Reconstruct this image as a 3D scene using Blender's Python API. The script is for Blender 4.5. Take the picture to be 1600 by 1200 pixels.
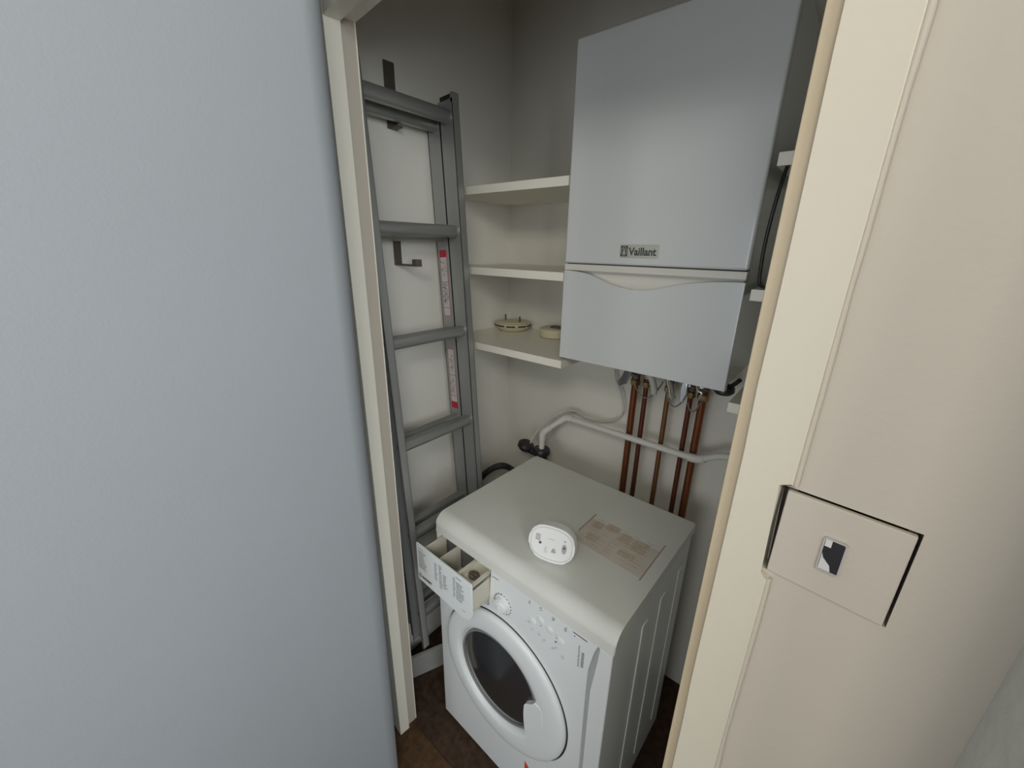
import bpy, bmesh, math, random
from mathutils import Vector, Matrix

for o in list(bpy.data.objects):
    bpy.data.objects.remove(o)
S = bpy.context.scene
C = S.collection
R = math.radians
PI = math.pi

# ------------------------------------------------------------------ camera
CAM = Vector((0.6183, -1.2899, 1.61))
yaw, pitch, roll, FPX = 0.6948, 0.3286, 0.0177, 629.29
fw = Vector((-math.sin(yaw)*math.cos(pitch), math.cos(yaw)*math.cos(pitch), -math.sin(pitch)))
rt = Vector((math.cos(yaw), math.sin(yaw), 0))
up = rt.cross(fw)
rt2 = math.cos(roll)*rt + math.sin(roll)*up
up2 = -math.sin(roll)*rt + math.cos(roll)*up
cd = bpy.data.cameras.new('camera')
cam = bpy.data.objects.new('camera', cd)
C.objects.link(cam)
m = Matrix((rt2, up2, -fw)).transposed().to_4x4()
m.translation = CAM
cam.matrix_world = m
cd.sensor_fit = 'HORIZONTAL'
cd.sensor_width = 36
cd.lens = FPX/1600*36
cd.clip_start = 0.01
S.camera = cam

# ------------------------------------------------------------------ light
w = bpy.data.worlds.new('world')
S.world = w
w.use_nodes = True
bg = w.node_tree.nodes['Background']
bg.inputs[0].default_value = (0.82, 0.92, 1.0, 1)
bg.inputs[1].default_value = 0.20

def area(name, loc, target, sx, sy, power, col):
    ld = bpy.data.lights.new(name, 'AREA')
    ld.shape = 'RECTANGLE'
    ld.size, ld.size_y, ld.energy, ld.color = sx, sy, power, col
    o = bpy.data.objects.new(name, ld)
    o.location = loc
    o.rotation_euler = (Vector(target)-Vector(loc)).to_track_quat('-Z', 'Y').to_euler()
    C.objects.link(o)
    return o
area('window_light', (2.15, -1.95, 1.85), (-0.3, -0.85, 1.05), 1.2, 0.9, 29, (0.93, 0.97, 1.0))
area('frontal_fill_light', (0.45, -3.25, 1.30), (0.15, -0.4, 1.15), 1.0, 1.1, 14, (0.94, 0.97, 1.0))  # added frontal fill, no real window: brightens washer front and lower boiler
area('hall_ceiling_light', (0.98, -2.05, 2.38), (0.1, -0.75, 0.9), 0.5, 0.5, 14, (1.0, 0.96, 0.88))

S.view_settings.view_transform = 'Standard'
S.view_settings.look = 'None'
S.view_settings.exposure = 0.0
S.view_settings.gamma = 1.0
S.view_settings.use_curve_mapping = False

# ------------------------------------------------------------------ materials
def mat(name, col, rough=0.5, metal=0.0, bump=0.0, bscale=200.0, var=0.0, vscale=6.0, spec=0.5, coat=0.0, col2=None, stretch=None):
    mt = bpy.data.materials.new(name)
    mt.use_nodes = True
    nt = mt.node_tree
    b = nt.nodes['Principled BSDF']
    b.inputs['Roughness'].default_value = rough
    b.inputs['Metallic'].default_value = metal
    b.inputs['Specular IOR Level'].default_value = spec
    b.inputs['Coat Weight'].default_value = coat
    b.inputs['Coat Roughness'].default_value = 0.06
    tc = nt.nodes.new('ShaderNodeTexCoord')
    src = tc.outputs['Object']
    if stretch:
        mp = nt.nodes.new('ShaderNodeMapping')
        mp.inputs['Scale'].default_value = stretch
        nt.links.new(src, mp.inputs['Vector'])
        src = mp.outputs['Vector']
    n = nt.nodes.new('ShaderNodeTexNoise')
    n.inputs['Scale'].default_value = vscale
    n.inputs['Detail'].default_value = 4
    nt.links.new(src, n.inputs['Vector'])
    rp = nt.nodes.new('ShaderNodeValToRGB')
    rp.color_ramp.elements[0].position = 0.3
    rp.color_ramp.elements[1].position = 0.7
    c2 = col2 or tuple(c*(1-var) for c in col)
    rp.color_ramp.elements[0].color = (*c2, 1)
    rp.color_ramp.elements[1].color = (*col, 1)
    nt.links.new(n.outputs['Fac'], rp.inputs['Fac'])
    nt.links.new(rp.outputs['Color'], b.inputs['Base Color'])
    if bump:
        n2 = nt.nodes.new('ShaderNodeTexNoise')
        n2.inputs['Scale'].default_value = bscale
        n2.inputs['Detail'].default_value = 3
        nt.links.new(src, n2.inputs['Vector'])
        bp = nt.nodes.new('ShaderNodeBump')
        bp.inputs['Strength'].default_value = bump
        bp.inputs['Distance'].default_value = 0.002
        nt.links.new(n2.outputs['Fac'], bp.inputs['Height'])
        nt.links.new(bp.outputs['Normal'], b.inputs['Normal'])
    return mt

M = {}
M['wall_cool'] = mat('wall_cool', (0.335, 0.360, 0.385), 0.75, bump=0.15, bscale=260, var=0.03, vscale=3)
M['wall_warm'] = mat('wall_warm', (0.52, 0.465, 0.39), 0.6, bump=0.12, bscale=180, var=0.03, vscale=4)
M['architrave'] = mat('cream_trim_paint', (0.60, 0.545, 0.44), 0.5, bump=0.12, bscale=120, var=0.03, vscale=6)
M['wall_rough'] = mat('wall_rough', (0.62, 0.62, 0.56), 0.85, bump=0.5, bscale=420, var=0.10, vscale=60)
M['closet_side'] = mat('closet_side_paint', (0.84, 0.82, 0.75), 0.7, bump=0.15, bscale=160, var=0.04, vscale=5)
M['closet'] = mat('closet_paint', (0.76, 0.735, 0.655), 0.75, bump=0.15, bscale=160, var=0.05, vscale=5)
M['gloss'] = mat('gloss_trim_paint', (0.86, 0.83, 0.72), 0.38, bump=0.10, bscale=60, var=0.03, vscale=8)
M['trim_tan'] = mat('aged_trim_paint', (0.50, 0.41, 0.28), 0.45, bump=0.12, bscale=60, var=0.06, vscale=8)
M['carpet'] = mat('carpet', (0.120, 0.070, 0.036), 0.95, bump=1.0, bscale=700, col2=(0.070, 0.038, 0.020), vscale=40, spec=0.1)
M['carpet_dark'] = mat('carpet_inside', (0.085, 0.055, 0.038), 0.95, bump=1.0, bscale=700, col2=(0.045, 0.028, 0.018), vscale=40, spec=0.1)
M['enamel'] = mat('white_enamel', (0.80, 0.82, 0.82), 0.32, bump=0.03, bscale=90, var=0.02, spec=0.5)
M['worktop'] = mat('worktop_plastic', (0.74, 0.745, 0.69), 0.45, bump=0.06, bscale=500, var=0.05, vscale=9)
M['fascia'] = mat('fascia_plastic', (0.80, 0.83, 0.83), 0.35, var=0.01)
M['ivory'] = mat('ivory_plastic', (0.66, 0.63, 0.52), 0.45, var=0.04)
M['boiler'] = mat('boiler_enamel', (0.64, 0.655, 0.65), 0.13, var=0.01, coat=0.5)
M['boiler_strip'] = mat('boiler_strip', (0.68, 0.66, 0.60), 0.4, var=0.02)
M['alu'] = mat('aluminium', (0.45, 0.46, 0.455), 0.42, 0.65, bump=0.05, bscale=60, var=0.12, vscale=20, stretch=(1, 1, 0.15))
M['alu_rung'] = mat('rung_aluminium', (0.42, 0.43, 0.42), 0.38, 0.65, bump=0.08, bscale=120, var=0.2, vscale=25, stretch=(1, 0.2, 1))
M['chrome'] = mat('chrome', (0.75, 0.75, 0.76), 0.12, 1.0)
M['steel'] = mat('dull_hook_steel', (0.15, 0.13, 0.105), 0.55, 0.3, var=0.3, vscale=30)
M['black'] = mat('black_plastic', (0.015, 0.015, 0.017), 0.4)
M['rubber'] = mat('dark_rubber', (0.028, 0.026, 0.026), 0.6)
M['gapdark'] = mat('dark_recess', (0.02, 0.019, 0.018), 0.8)
M['copper'] = mat('copper', (0.30, 0.105, 0.04), 0.38, 0.8, col2=(0.13, 0.045, 0.025), vscale=14, stretch=(1, 1, 0.3))
M['copper_old'] = mat('tarnished_copper', (0.30, 0.13, 0.06), 0.42, 0.8, col2=(0.16, 0.11, 0.045), vscale=14, stretch=(1, 1, 0.3))
M['copper_dark'] = mat('dark_copper', (0.20, 0.07, 0.04), 0.42, 0.8, col2=(0.10, 0.035, 0.025), vscale=14, stretch=(1, 1, 0.3))
M['brass'] = mat('brass', (0.38, 0.28, 0.13), 0.38, 0.9, var=0.3, vscale=60)
M['pvc'] = mat('white_pipe_plastic', (0.66, 0.65, 0.60), 0.4, var=0.04)
M['cable'] = mat('white_cable', (0.55, 0.55, 0.50), 0.5)
M['loopwire'] = mat('dull_wire', (0.22, 0.20, 0.15), 0.5, 0.3)
M['board'] = mat('shaded_white_paint', (0.44, 0.44, 0.42), 0.5, var=0.15, vscale=12)  # white board greyed: the shade below the ladder is put into its colour
M['satin'] = mat('satin_silver', (0.52, 0.50, 0.47), 0.35, 0.3)
M['white'] = mat('white_plastic', (0.88, 0.88, 0.86), 0.35)
M['glass'] = mat('smoked_door_glass', (0.028, 0.028, 0.030), 0.16, coat=0.4)
M['grey'] = mat('grey_seal', (0.22, 0.22, 0.22), 0.5)
M['print'] = mat('grey_print', (0.085, 0.088, 0.09), 0.6)
M['print_pale'] = mat('pale_print', (0.42, 0.43, 0.44), 0.6)
M['red'] = mat('red_print', (0.50, 0.02, 0.04), 0.5)
M['orange_red'] = mat('orange_red_print', (0.72, 0.08, 0.04), 0.5)
M['label'] = mat('label_paper', (0.60, 0.58, 0.57), 0.5)
M['badge'] = mat('badge_plate', (0.50, 0.50, 0.43), 0.3, 0.2)
M['badge_dark'] = mat('badge_print', (0.05, 0.055, 0.055), 0.4)
M['cream'] = mat('yellowed_plastic', (0.66, 0.60, 0.41), 0.45, var=0.05)
M['sheet'] = mat('faded_sticker', (0.62, 0.52, 0.44), 0.55, col2=(0.655, 0.63, 0.56), vscale=14)
M['stain'] = mat('faded_print', (0.50, 0.42, 0.31), 0.55, col2=(0.60, 0.52, 0.42), vscale=60)
M['stain_line'] = mat('faded_print_line', (0.46, 0.34, 0.27), 0.55)

# ------------------------------------------------------------------ builders
OFF = {}      # name of a thing root -> world location its parts' coordinates are given in

def link_mesh(name, bm, mt, parent=None, smooth=None, loc=None, rotm=None):
    me = bpy.data.meshes.new(name)
    bmesh.ops.recalc_face_normals(bm, faces=bm.faces)
    if smooth is not None:
        for f in bm.faces:
            f.smooth = True
    if parent is None and rotm is None:
        xs = [v.co.x for v in bm.verts]; ys = [v.co.y for v in bm.verts]; zs = [v.co.z for v in bm.verts]
        o0 = Vector(((min(xs)+max(xs))/2, (min(ys)+max(ys))/2, min(zs)))
        bmesh.ops.translate(bm, verts=bm.verts, vec=-o0)
    elif parent is not None:
        top = parent
        while top.parent is not None:
            top = top.parent
        o0 = None
        if top.name in OFF:
            bmesh.ops.translate(bm, verts=bm.verts, vec=-OFF[top.name])
    else:
        o0 = None
    bm.to_mesh(me)
    bm.free()
    if smooth is not None:
        me.set_sharp_from_angle(angle=R(smooth))
    me.materials.append(M[mt])
    o = bpy.data.objects.new(name, me)
    C.objects.link(o)
    if smooth is not None:
        wn = o.modifiers.new('weighted_normals', 'WEIGHTED_NORMAL')
        wn.keep_sharp = True
        wn.weight = 80
    if parent is not None:
        o.parent = parent
    elif rotm is not None:
        o.matrix_world = rotm
    else:
        o.location = o0
    return o

def root(name, label, cat, loc, mw=None, group=None):
    """Empty at the thing's base; parts are given in world coordinates, or in its own frame when mw is set."""
    e = bpy.data.objects.new(name, None)
    e.empty_display_size = 0.05
    C.objects.link(e)
    if mw is not None:
        e.matrix_world = mw
    else:
        e.location = loc
        OFF[e.name] = Vector(loc)
    tag(e, label, cat, group)
    return e

def tag(o, label, cat, group=None):
    o['label'] = label
    o['category'] = cat
    if group:
        o['group'] = group
    return o

def struct(o):
    o['kind'] = 'structure'
    return o

def b_box(bm, lo, hi, bevel=0.0, seg=2, mtx=None):
    vs = [bm.verts.new((x, y, z)) for x in (lo[0], hi[0]) for y in (lo[1], hi[1]) for z in (lo[2], hi[2])]
    fs = [(0, 1, 3, 2), (4, 6, 7, 5), (0, 4, 5, 1), (2, 3, 7, 6), (0, 2, 6, 4), (1, 5, 7, 3)]
    faces = [bm.faces.new([vs[i] for i in f]) for f in fs]
    out = list(vs)
    if bevel:
        edges = list({e for f in faces for e in f.edges})
        r = bmesh.ops.bevel(bm, geom=edges, offset=bevel, segments=seg, affect='EDGES', profile=0.5)
        out = list({v for f in r['faces'] for v in f.verts} | {v for v in vs if v.is_valid})
    if mtx is not None:
        bmesh.ops.transform(bm, matrix=mtx, verts=[v for v in out if v.is_valid])
    return out

def box(name, lo, hi, mt, parent=None, bevel=0.0, rotm=None, seg=2):
    bm = bmesh.new()
    b_box(bm, lo, hi, bevel, seg)
    return link_mesh(name, bm, mt, parent, 40 if bevel else None, rotm=rotm)

def b_prism(bm, poly, fn0, fn1, bevel=0.0, seg=2, holes=False):
    a = [bm.verts.new(fn0(*p)) for p in poly]
    b = [bm.verts.new(fn1(*p)) for p in poly]
    n = len(poly)
    f0 = bm.faces.new(a)
    f1 = bm.faces.new(b[::-1])
    for i in range(n):
        bm.faces.new((a[i], b[i], b[(i+1) % n], a[(i+1) % n]))
    if bevel:
        es = list(f0.edges)+list(f1.edges)
        bmesh.ops.bevel(bm, geom=es, offset=bevel, segments=seg, affect='EDGES', profile=0.5)

def prism(name, poly, fn0, fn1, mt, parent=None, bevel=0.0, rotm=None, smooth=35, seg=2):
    bm = bmesh.new()
    b_prism(bm, poly, fn0, fn1, bevel, seg)
    return link_mesh(name, bm, mt, parent, smooth, rotm=rotm)

def b_tube(bm, pts, r, seg=12, closed_ends=True):
    pts = [Vector(p) for p in pts]
    n = len(pts)
    rings = []
    t0 = (pts[1]-pts[0]).normalized()
    ref = Vector((0, 0, 1)) if abs(t0.z) < 0.9 else Vector((1, 0, 0))
    u = t0.cross(ref).normalized()
    for i, p in enumerate(pts):
        if i == 0: t = (pts[1]-pts[0])
        elif i == n-1: t = (pts[-1]-pts[-2])
        else: t = (pts[i+1]-pts[i]).normalized()+(pts[i]-pts[i-1]).normalized()
        t.normalize()
        u = (u-u.dot(t)*t).normalized()
        v = t.cross(u)
        rr = r[i] if isinstance(r, (list, tuple)) else r
        rings.append([bm.verts.new(p+rr*(math.cos(2*PI*k/seg)*u+math.sin(2*PI*k/seg)*v)) for k in range(seg)])
    for a, b in zip(rings, rings[1:]):
        for k in range(seg):
            bm.faces.new((a[k], a[(k+1) % seg], b[(k+1) % seg], b[k]))
    if closed_ends:
        bm.faces.new(rings[0][::-1])
        bm.faces.new(rings[-1])

def tube(name, pts, r, mt, parent=None, seg=12, smooth=50):
    bm = bmesh.new()
    b_tube(bm, pts, r, seg)
    return link_mesh(name, bm, mt, parent, smooth)

def curve_pts(ctrl, n=8):
    """Catmull-Rom through the control points."""
    c = [Vector(p) for p in ctrl]
    c = [2*c[0]-c[1]]+c+[2*c[-1]-c[-2]]
    out = []
    for i in range(1, len(c)-2):
        for k in range(n):
            t = k/n
            p0, p1, p2, p3 = c[i-1], c[i], c[i+1], c[i+2]
            out.append(0.5*((2*p1)+(-p0+p2)*t+(2*p0-5*p1+4*p2-p3)*t*t+(-p0+3*p1-3*p2+p3)*t**3))
    out.append(c[-2])
    return out

def elbow_path(pts, rad, n=6):
    """polyline with rounded corners"""
    p = [Vector(q) for q in pts]
    out = [p[0]]
    for i in range(1, len(p)-1):
        a = (p[i-1]-p[i]).normalized(); b = (p[i+1]-p[i]).normalized()
        A = p[i]+a*rad; B = p[i]+b*rad
        for k in range(n+1):
            t = k/n
            out.append((1-t)**2*A+2*t*(1-t)*p[i]+t*t*B)
    out.append(p[-1])
    return out

def b_lathe(bm, prof, origin, axis='Z', seg=32, mtx=None):
    """prof: (radius, height) pairs"""
    rings = []
    new = []
    for (r, h) in prof:
        if r < 1e-6:
            v = bm.verts.new((0, 0, h)); new.append(v)
            rings.append([v])
        else:
            ring = [bm.verts.new((r*math.cos(2*PI*k/seg), r*math.sin(2*PI*k/seg), h)) for k in range(seg)]
            new += ring
            rings.append(ring)
    for a, b in zip(rings, rings[1:]):
        for k in range(seg):
            k2 = (k+1) % seg
            if len(a) == 1 and len(b) == 1: continue
            if len(a) == 1: bm.faces.new((a[0], b[k2], b[k]))
            elif len(b) == 1: bm.faces.new((a[k], a[k2], b[0]))
            else: bm.faces.new((a[k], a[k2], b[k2], b[k]))
    if axis == '-Y': rm = Matrix.Rotation(R(90), 4, 'X')
    elif axis == 'X': rm = Matrix.Rotation(R(90), 4, 'Y')
    else: rm = Matrix.Identity(4)
    T = Matrix.Translation(origin) @ (mtx or Matrix.Identity(4)) @ rm
    bmesh.ops.transform(bm, matrix=T, verts=new)

def lathe(name, prof, origin, mt, parent=None, axis='Z', seg=32, mtx=None):
    bm = bmesh.new()
    b_lathe(bm, prof, origin, axis, seg, mtx)
    return link_mesh(name, bm, mt, parent, 40)

def copy_tree(o, parent=None):
    c = o.copy()
    C.objects.link(c)
    if parent is not None:
        c.parent = parent
    for ch in list(o.children):
        copy_tree(ch, c)
    return c

def lettering(name, s, size, mw, mt, parent, depth=0.0003, shear=0.0, width=None, bold=0.0):
    """flat printed letters as a mesh, in the frame mw (x right, y up, z out)"""
    cu = bpy.data.curves.new('txt', 'FONT')
    cu.body = s
    cu.size = size
    cu.extrude = depth
    cu.shear = shear
    cu.resolution_u = 3
    cu.offset = bold
    ob = bpy.data.objects.new('txt', cu)
    C.objects.link(ob)
    dg = bpy.context.evaluated_depsgraph_get()
    me = bpy.data.meshes.new_from_object(ob.evaluated_get(dg))
    bpy.data.objects.remove(ob)
    bm = bmesh.new()
    bm.from_mesh(me)
    bpy.data.meshes.remove(me)
    if width:
        xs = [v.co.x for v in bm.verts]
        k = width/(max(xs)-min(xs))
        for v in bm.verts: v.co.x = (v.co.x-min(xs))*k
    bmesh.ops.transform(bm, matrix=mw, verts=bm.verts)
    me = bpy.data.meshes.new(name)
    o = link_mesh(name, bm, mt, parent)
    return o

def frame(o, x, y):
    x = Vector(x).normalized(); y = Vector(y).normalized(); z = x.cross(y)
    m = Matrix((x, y, z)).transposed().to_4x4()
    m.translation = Vector(o)
    return m

# ------------------------------------------------------------------ the setting
FT = math.atan2(-0.085, 0.81)
FM = Matrix.Translation((-0.2538, -0.8114, 0)) @ Matrix.Rotation(FT, 4, 'Z')    # front wall frame: x along the wall, -y towards the hall
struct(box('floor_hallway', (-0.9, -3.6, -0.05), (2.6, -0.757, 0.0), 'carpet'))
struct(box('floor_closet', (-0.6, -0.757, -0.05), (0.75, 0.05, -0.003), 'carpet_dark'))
struct(box('wall_back', (-0.6, 0.0, 0), (0.75, 0.1, 2.45), 'closet'))
struct(box('wall_left', (-0.58, -0.86, 0), (-0.482, 0.0, 2.45), 'closet_side'))
struct(box('wall_right', (0.635, -0.84, 0), (0.72, 0.0, 2.45), 'closet'))
struct(box('ceiling', (-0.7, -3.4, 2.45), (2.6, 0.1, 2.5), 'closet'))

def fx(y0, y1):
    return (lambda x, z: (x, y0, z)), (lambda x, z: (x, y1, z))
# front wall (round the closet opening), with the pocket for the wall plate
HX0, HX1, HZ0, HZ1 = 0.8625, 0.9534, 1.3248, 1.4152
bm = bmesh.new()
a, b = fx(0.004, 0.066)
b_prism(bm, [(-0.4, 0), (-0.012, 0), (-0.012, 2.03), (0.828, 2.03), (0.828, 2.45), (-0.4, 2.45)], a, b)
b_prism(bm, [(0.828, 0), (HX1, 0), (HX1, HZ0), (HX0, HZ0), (HX0, HZ1), (HX1, HZ1), (HX1, 2.45), (0.828, 2.45)], a, b)
b_prism(bm, [(HX1, 0), (1.03, 0), (1.03, 2.45), (HX1, 2.45)], a, b)
b_box(bm, (0.85, 0.045, 1.31), (0.97, 0.066, 1.43))
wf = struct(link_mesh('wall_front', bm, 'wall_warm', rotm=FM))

# left trim: architrave then the set back lining
a, b = fx(0.0, 0.034)
bm = bmesh.new()
b_box(bm, (-0.052, 0.0, 0), (0.0, 0.034, 2.062), 0.002)
struct(link_mesh('trim_1', bm, 'gloss', smooth=40, rotm=FM))
struct(box('trim_2', (-0.045, 0.030, 0.0), (-0.0125, 0.070, 2.035), 'gloss', bevel=0.0015, rotm=FM))
struct(box('trim_3', (0.0, 0.0, 2.012), (0.829, 0.034, 2.062), 'gloss', bevel=0.002, rotm=FM))
struct(box('trim_4', (-0.0125, 0.030, 2.024), (0.829, 0.070, 2.05), 'gloss', bevel=0.0015, rotm=FM))
# right trim: architrave notched round the wall plate, and the tan lining edge
random.seed(4)
left = [(0.8293+random.uniform(-0.0007, 0.0007), z*0.06+0.0) for z in range(0, 35)]
poly = left[::1] + [(0.829, 2.062), (0.8715, 2.062), (0.8715, 1.4200), (0.8605, 1.4185), (0.8640, 1.3235), (0.8715, 1.3195), (0.8715, 0)]
a, b = fx(-0.0035, 0.02)
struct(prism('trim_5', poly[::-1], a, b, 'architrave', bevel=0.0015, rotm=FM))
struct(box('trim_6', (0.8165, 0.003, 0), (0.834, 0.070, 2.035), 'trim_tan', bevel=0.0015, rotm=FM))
# bead of thick paint where the architrave meets the plaster
bm = bmesh.new()
for z0, z1 in ((0.0, 1.3190), (1.4190, 2.4)):
    pts = [(0.8722+random.uniform(-0.0006, 0.0006), 0.0015, z0+(z1-z0)*k/24) for k in range(25)]
    b_tube(bm, pts, [0.0027+random.uniform(-0.0004, 0.0004) for _ in pts], 8)
struct(link_mesh('trim_7', bm, 'wall_warm', smooth=60, rotm=FM))

# hallway side walls
bm = bmesh.new()
rr = 0.050
Y1 = -0.882
prev = None
for z, xs in ((0.0, -0.155), (0.3, -0.146), (0.75, -0.136), (1.05, -0.130), (1.35, -0.127), (1.6, -0.121), (2.0, -0.120), (2.45, -0.120)):
    X1 = xs+rr*0.54          # the old plaster corner is a little out of plumb
    ring = [(-0.6, -3.3), (X1, -3.3)]
    for k in range(13):
        t = k/12*PI/2
        ring.append((X1-rr+rr*math.cos(t), Y1-rr+rr*math.sin(t)))
    ring.append((-0.6, Y1))
    ring = [bm.verts.new((x, y, z)) for x, y in ring]
    if prev is None:
        bm.faces.new(ring)
    else:
        for k in range(len(ring)):
            bm.faces.new((prev[k], prev[(k+1) % len(ring)], ring[(k+1) % len(ring)], ring[k]))
    prev = ring
bm.faces.new(prev[::-1])
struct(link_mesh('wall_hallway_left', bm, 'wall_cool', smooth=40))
struct(box('wall_hallway_right', (1.0145, -0.11, 0), (1.09, 0.01, 2.45), 'wall_rough', rotm=FM))

# skewed board lying against the left wall
bd = frame((-0.383, -0.662, 0), (math.cos(R(67)), math.sin(R(67)), 0), (-math.sin(R(67)), math.cos(R(67)), 0))
bm = bmesh.new()
b_box(bm, (-0.07, 0.0, -0.003), (0.30, 0.016, 0.098), 0.003)
bmesh.ops.transform(bm, matrix=bd, verts=bm.verts)
tag(link_mesh('skirting_board', bm, 'board', smooth=40), 'white painted board standing on the carpet below the ladder, beside the door frame', 'board')

# ------------------------------------------------------------------ wall plate
wp = root('wall_plate', 'square white wall plate with small chrome rocker (reflections painted in) in the right hand wall', 'switch', None, FM @ Matrix.Translation((0.9098, 0.0, 1.3265)))
bm = bmesh.new()
b_box(bm, (-0.0413, 0.0005, 0.0), (0.0413, 0.006, 0.0865), 0.0012)
link_mesh('plate', bm, 'wall_warm', wp, 40)
box('back_box', (-0.036, 0.006, 0.005), (0.036, 0.044, 0.0815), 'gapdark', wp)
bm = bmesh.new()
ro, ri = [], []
def rrect(x0, x1, z0, z1, r, n=4):
    out = []
    for cx, cz, s in ((x1-r, z1-r, 0), (x0+r, z1-r, 1), (x0+r, z0+r, 2), (x1-r, z0+r, 3)):
        for k in range(n+1):
            t = (s+k/n)*PI/2
            out.append((cx+r*math.cos(t), cz+r*math.sin(t)))
    return out
def b_ring(bm, outer, inner, fn0, fn1):
    n = len(outer)
    A = [bm.verts.new(fn0(*p)) for p in outer]; B = [bm.verts.new(fn0(*p)) for p in inner]
    A1 = [bm.verts.new(fn1(*p)) for p in outer]; B1 = [bm.verts.new(fn1(*p)) for p in inner]
    for i in range(n):
        j = (i+1) % n
        bm.faces.new((A[i], A[j], B[j], B[i]))
        bm.faces.new((A1[i], B1[i], B1[j], A1[j]))
        bm.faces.new((A[i], A1[i], A1[j], A[j]))
        bm.faces.new((B[i], B[j], B1[j], B1[i]))
SX0, SX1, SZ0, SZ1 = -0.0088, 0.0072, 0.0265, 0.0590
a, b = fx(-0.0022, 0.001)
b_ring(bm, rrect(SX0, SX1, SZ0, SZ1, 0.0022), rrect(SX0+0.0013, SX1-0.0013, SZ0+0.0013, SZ1-0.0013, 0.0012), a, b)
rk = link_mesh('rocker_frame', bm, 'satin', wp, 40)
rk['label'] = 'chrome rim of the small rocker'
a, b = fx(-0.0010, 0.0006)  # black face paints in the dark reflection of the chrome
prism('rocker', rrect(SX0+0.0012, SX1-0.0012, SZ0+0.0012, SZ1-0.0012, 0.001), a, b, 'black', wp)['label'] = 'chrome rocker face, its dark reflection painted black'
a, b = fx(-0.0016, -0.0008)  # pale wedges are painted reflections on the chrome rocker
prism('rocker_reflection', [(SX0+0.0016, SZ0+0.0015), (SX1-0.0060, SZ0+0.0015), (SX1-0.0075, SZ0+0.007), (SX0+0.0032, SZ0+0.0125), (SX0+0.0016, SZ0+0.017)], a, b, 'label', wp)
prism('rocker_reflection', [(SX0+0.0016, SZ1-0.0085), (SX0+0.0060, SZ1-0.0085), (SX0+0.0060, SZ1-0.0016), (SX0+0.0016, SZ1-0.0016)], a, b, 'pvc', wp)

# ------------------------------------------------------------------ shelves
def shelf(name, x0, x1, z, label):
    bm = bmesh.new()
    b_box(bm, (x0, -0.335, z-0.0235), (x1, -0.001, z), 0.0015)
    return tag(link_mesh(name, bm, 'gloss', smooth=40), label, 'shelf', 'shelves either side of the boiler')
nm = {0: 'top', 1: 'middle', 2: 'bottom'}
extra = ['with nothing on it', 'bare and just above the two alarms', 'with two round alarms on it']
for i, z in enumerate((1.783, 1.546, 1.299)):
    shelf('shelf', -0.481, -0.003 if i < 2 else 0.006, z, f'{nm[i]} white shelf left of the boiler, {extra[i]}')
for i, z in enumerate((1.783, 1.5365, 1.29)):
    shelf('shelf', 0.4515, 0.634, z, f'{nm[i]} white shelf right of the boiler, only its end showing by the door frame')

# round alarms on the bottom shelf
def ring_profile(r):
    return [(0, 0), (r*0.66, 0), (r*0.80, 0.005), (r*0.97, 0.018)]
sa = root('smoke_alarm', 'round cream alarm base with dark slots and two upright prongs on the bottom left shelf', 'alarm', (-0.392, -0.078, 1.2995))
SC = Vector((-0.392, -0.078, 1.2995))
lathe('shell', ring_profile(0.072)+[(0.071, 0.0205), (0.067, 0.0205), (0.067, 0.0255), (0.071, 0.0255), (0.0715, 0.029), (0.068, 0.032), (0.052, 0.0325), (0.050, 0.035), (0, 0.035)], SC, 'cream', sa, seg=40)
for k in range(10):
    t = R(-165+k*36)
    bm = bmesh.new()
    pts = [(SC.x+0.0705*math.cos(t+d), SC.y+0.0705*math.sin(t+d), SC.z+0.023) for d in (-0.23, -0.1, 0, 0.1, 0.23)]
    b_tube(bm, pts, 0.0030, 6)
    link_mesh('vent_slot', bm, 'black', sa, 40)
for dx, dy in ((-0.037, -0.002), (0.040, -0.008)):
    bm = bmesh.new()
    b_box(bm, (SC.x+dx-0.002, SC.y+dy-0.0025, SC.z+0.033), (SC.x+dx+0.0025, SC.y+dy+0.0025, SC.z+0.057), 0.0005)
    link_mesh('prong', bm, 'steel', sa, 40)
sb = root('smoke_alarm', 'plain round cream alarm on the bottom left shelf, partly behind the boiler', 'alarm', (-0.200, -0.072, 1.2995))
SB = Vector((-0.200, -0.072, 1.2995))
lathe('shell', [(0, 0), (0.046, 0), (0.052, 0.003), (0.054, 0.022), (0.053, 0.030), (0.048, 0.034), (0.03, 0.035), (0, 0.035)], SB, 'cream', sb, seg=36)
lathe('rim', [(0.0535, 0.0255), (0.056, 0.0265), (0.056, 0.0295), (0.0535, 0.0305)], SB, 'ivory', sb, seg=36)
bm = bmesh.new()
b_box(bm, (SB.x-0.006, SB.y-0.02, SB.z+0.034), (SB.x+0.045, SB.y+0.01, SB.z+0.041), 0.002)
link_mesh('battery_clip', bm, 'steel', sb, 40)

# ------------------------------------------------------------------ boiler
BZ0, BZ1, BW, BD = 1.3113, 2.064, 0.44, 0.338
bo = root('boiler', 'white wall hung gas boiler above the washing machine', 'boiler', (0.22, -0.17, BZ0))
box('casing', (0.004, -0.312, BZ0+0.004), (BW-0.004, -0.001, BZ1-0.004), 'boiler', bo, 0.004)
box('side_seam', (BW-0.0045, -0.314, BZ0+0.006), (BW-0.002, -0.309, BZ1-0.006), 'grey', bo)
ZG = 1.5715
box('upper_panel', (0, -BD, ZG), (BW, -0.316, BZ1), 'boiler', bo, 0.006, seg=3)
box('panel_gap', (0.005, -BD+0.010, 1.562), (BW-0.005, -0.316, ZG+0.004), 'gapdark', bo)
box('trim_strip', (0.001, -BD+0.001, 1.5535), (BW-0.001, -0.316, 1.5695), 'boiler_strip', bo, 0.0012)
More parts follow.
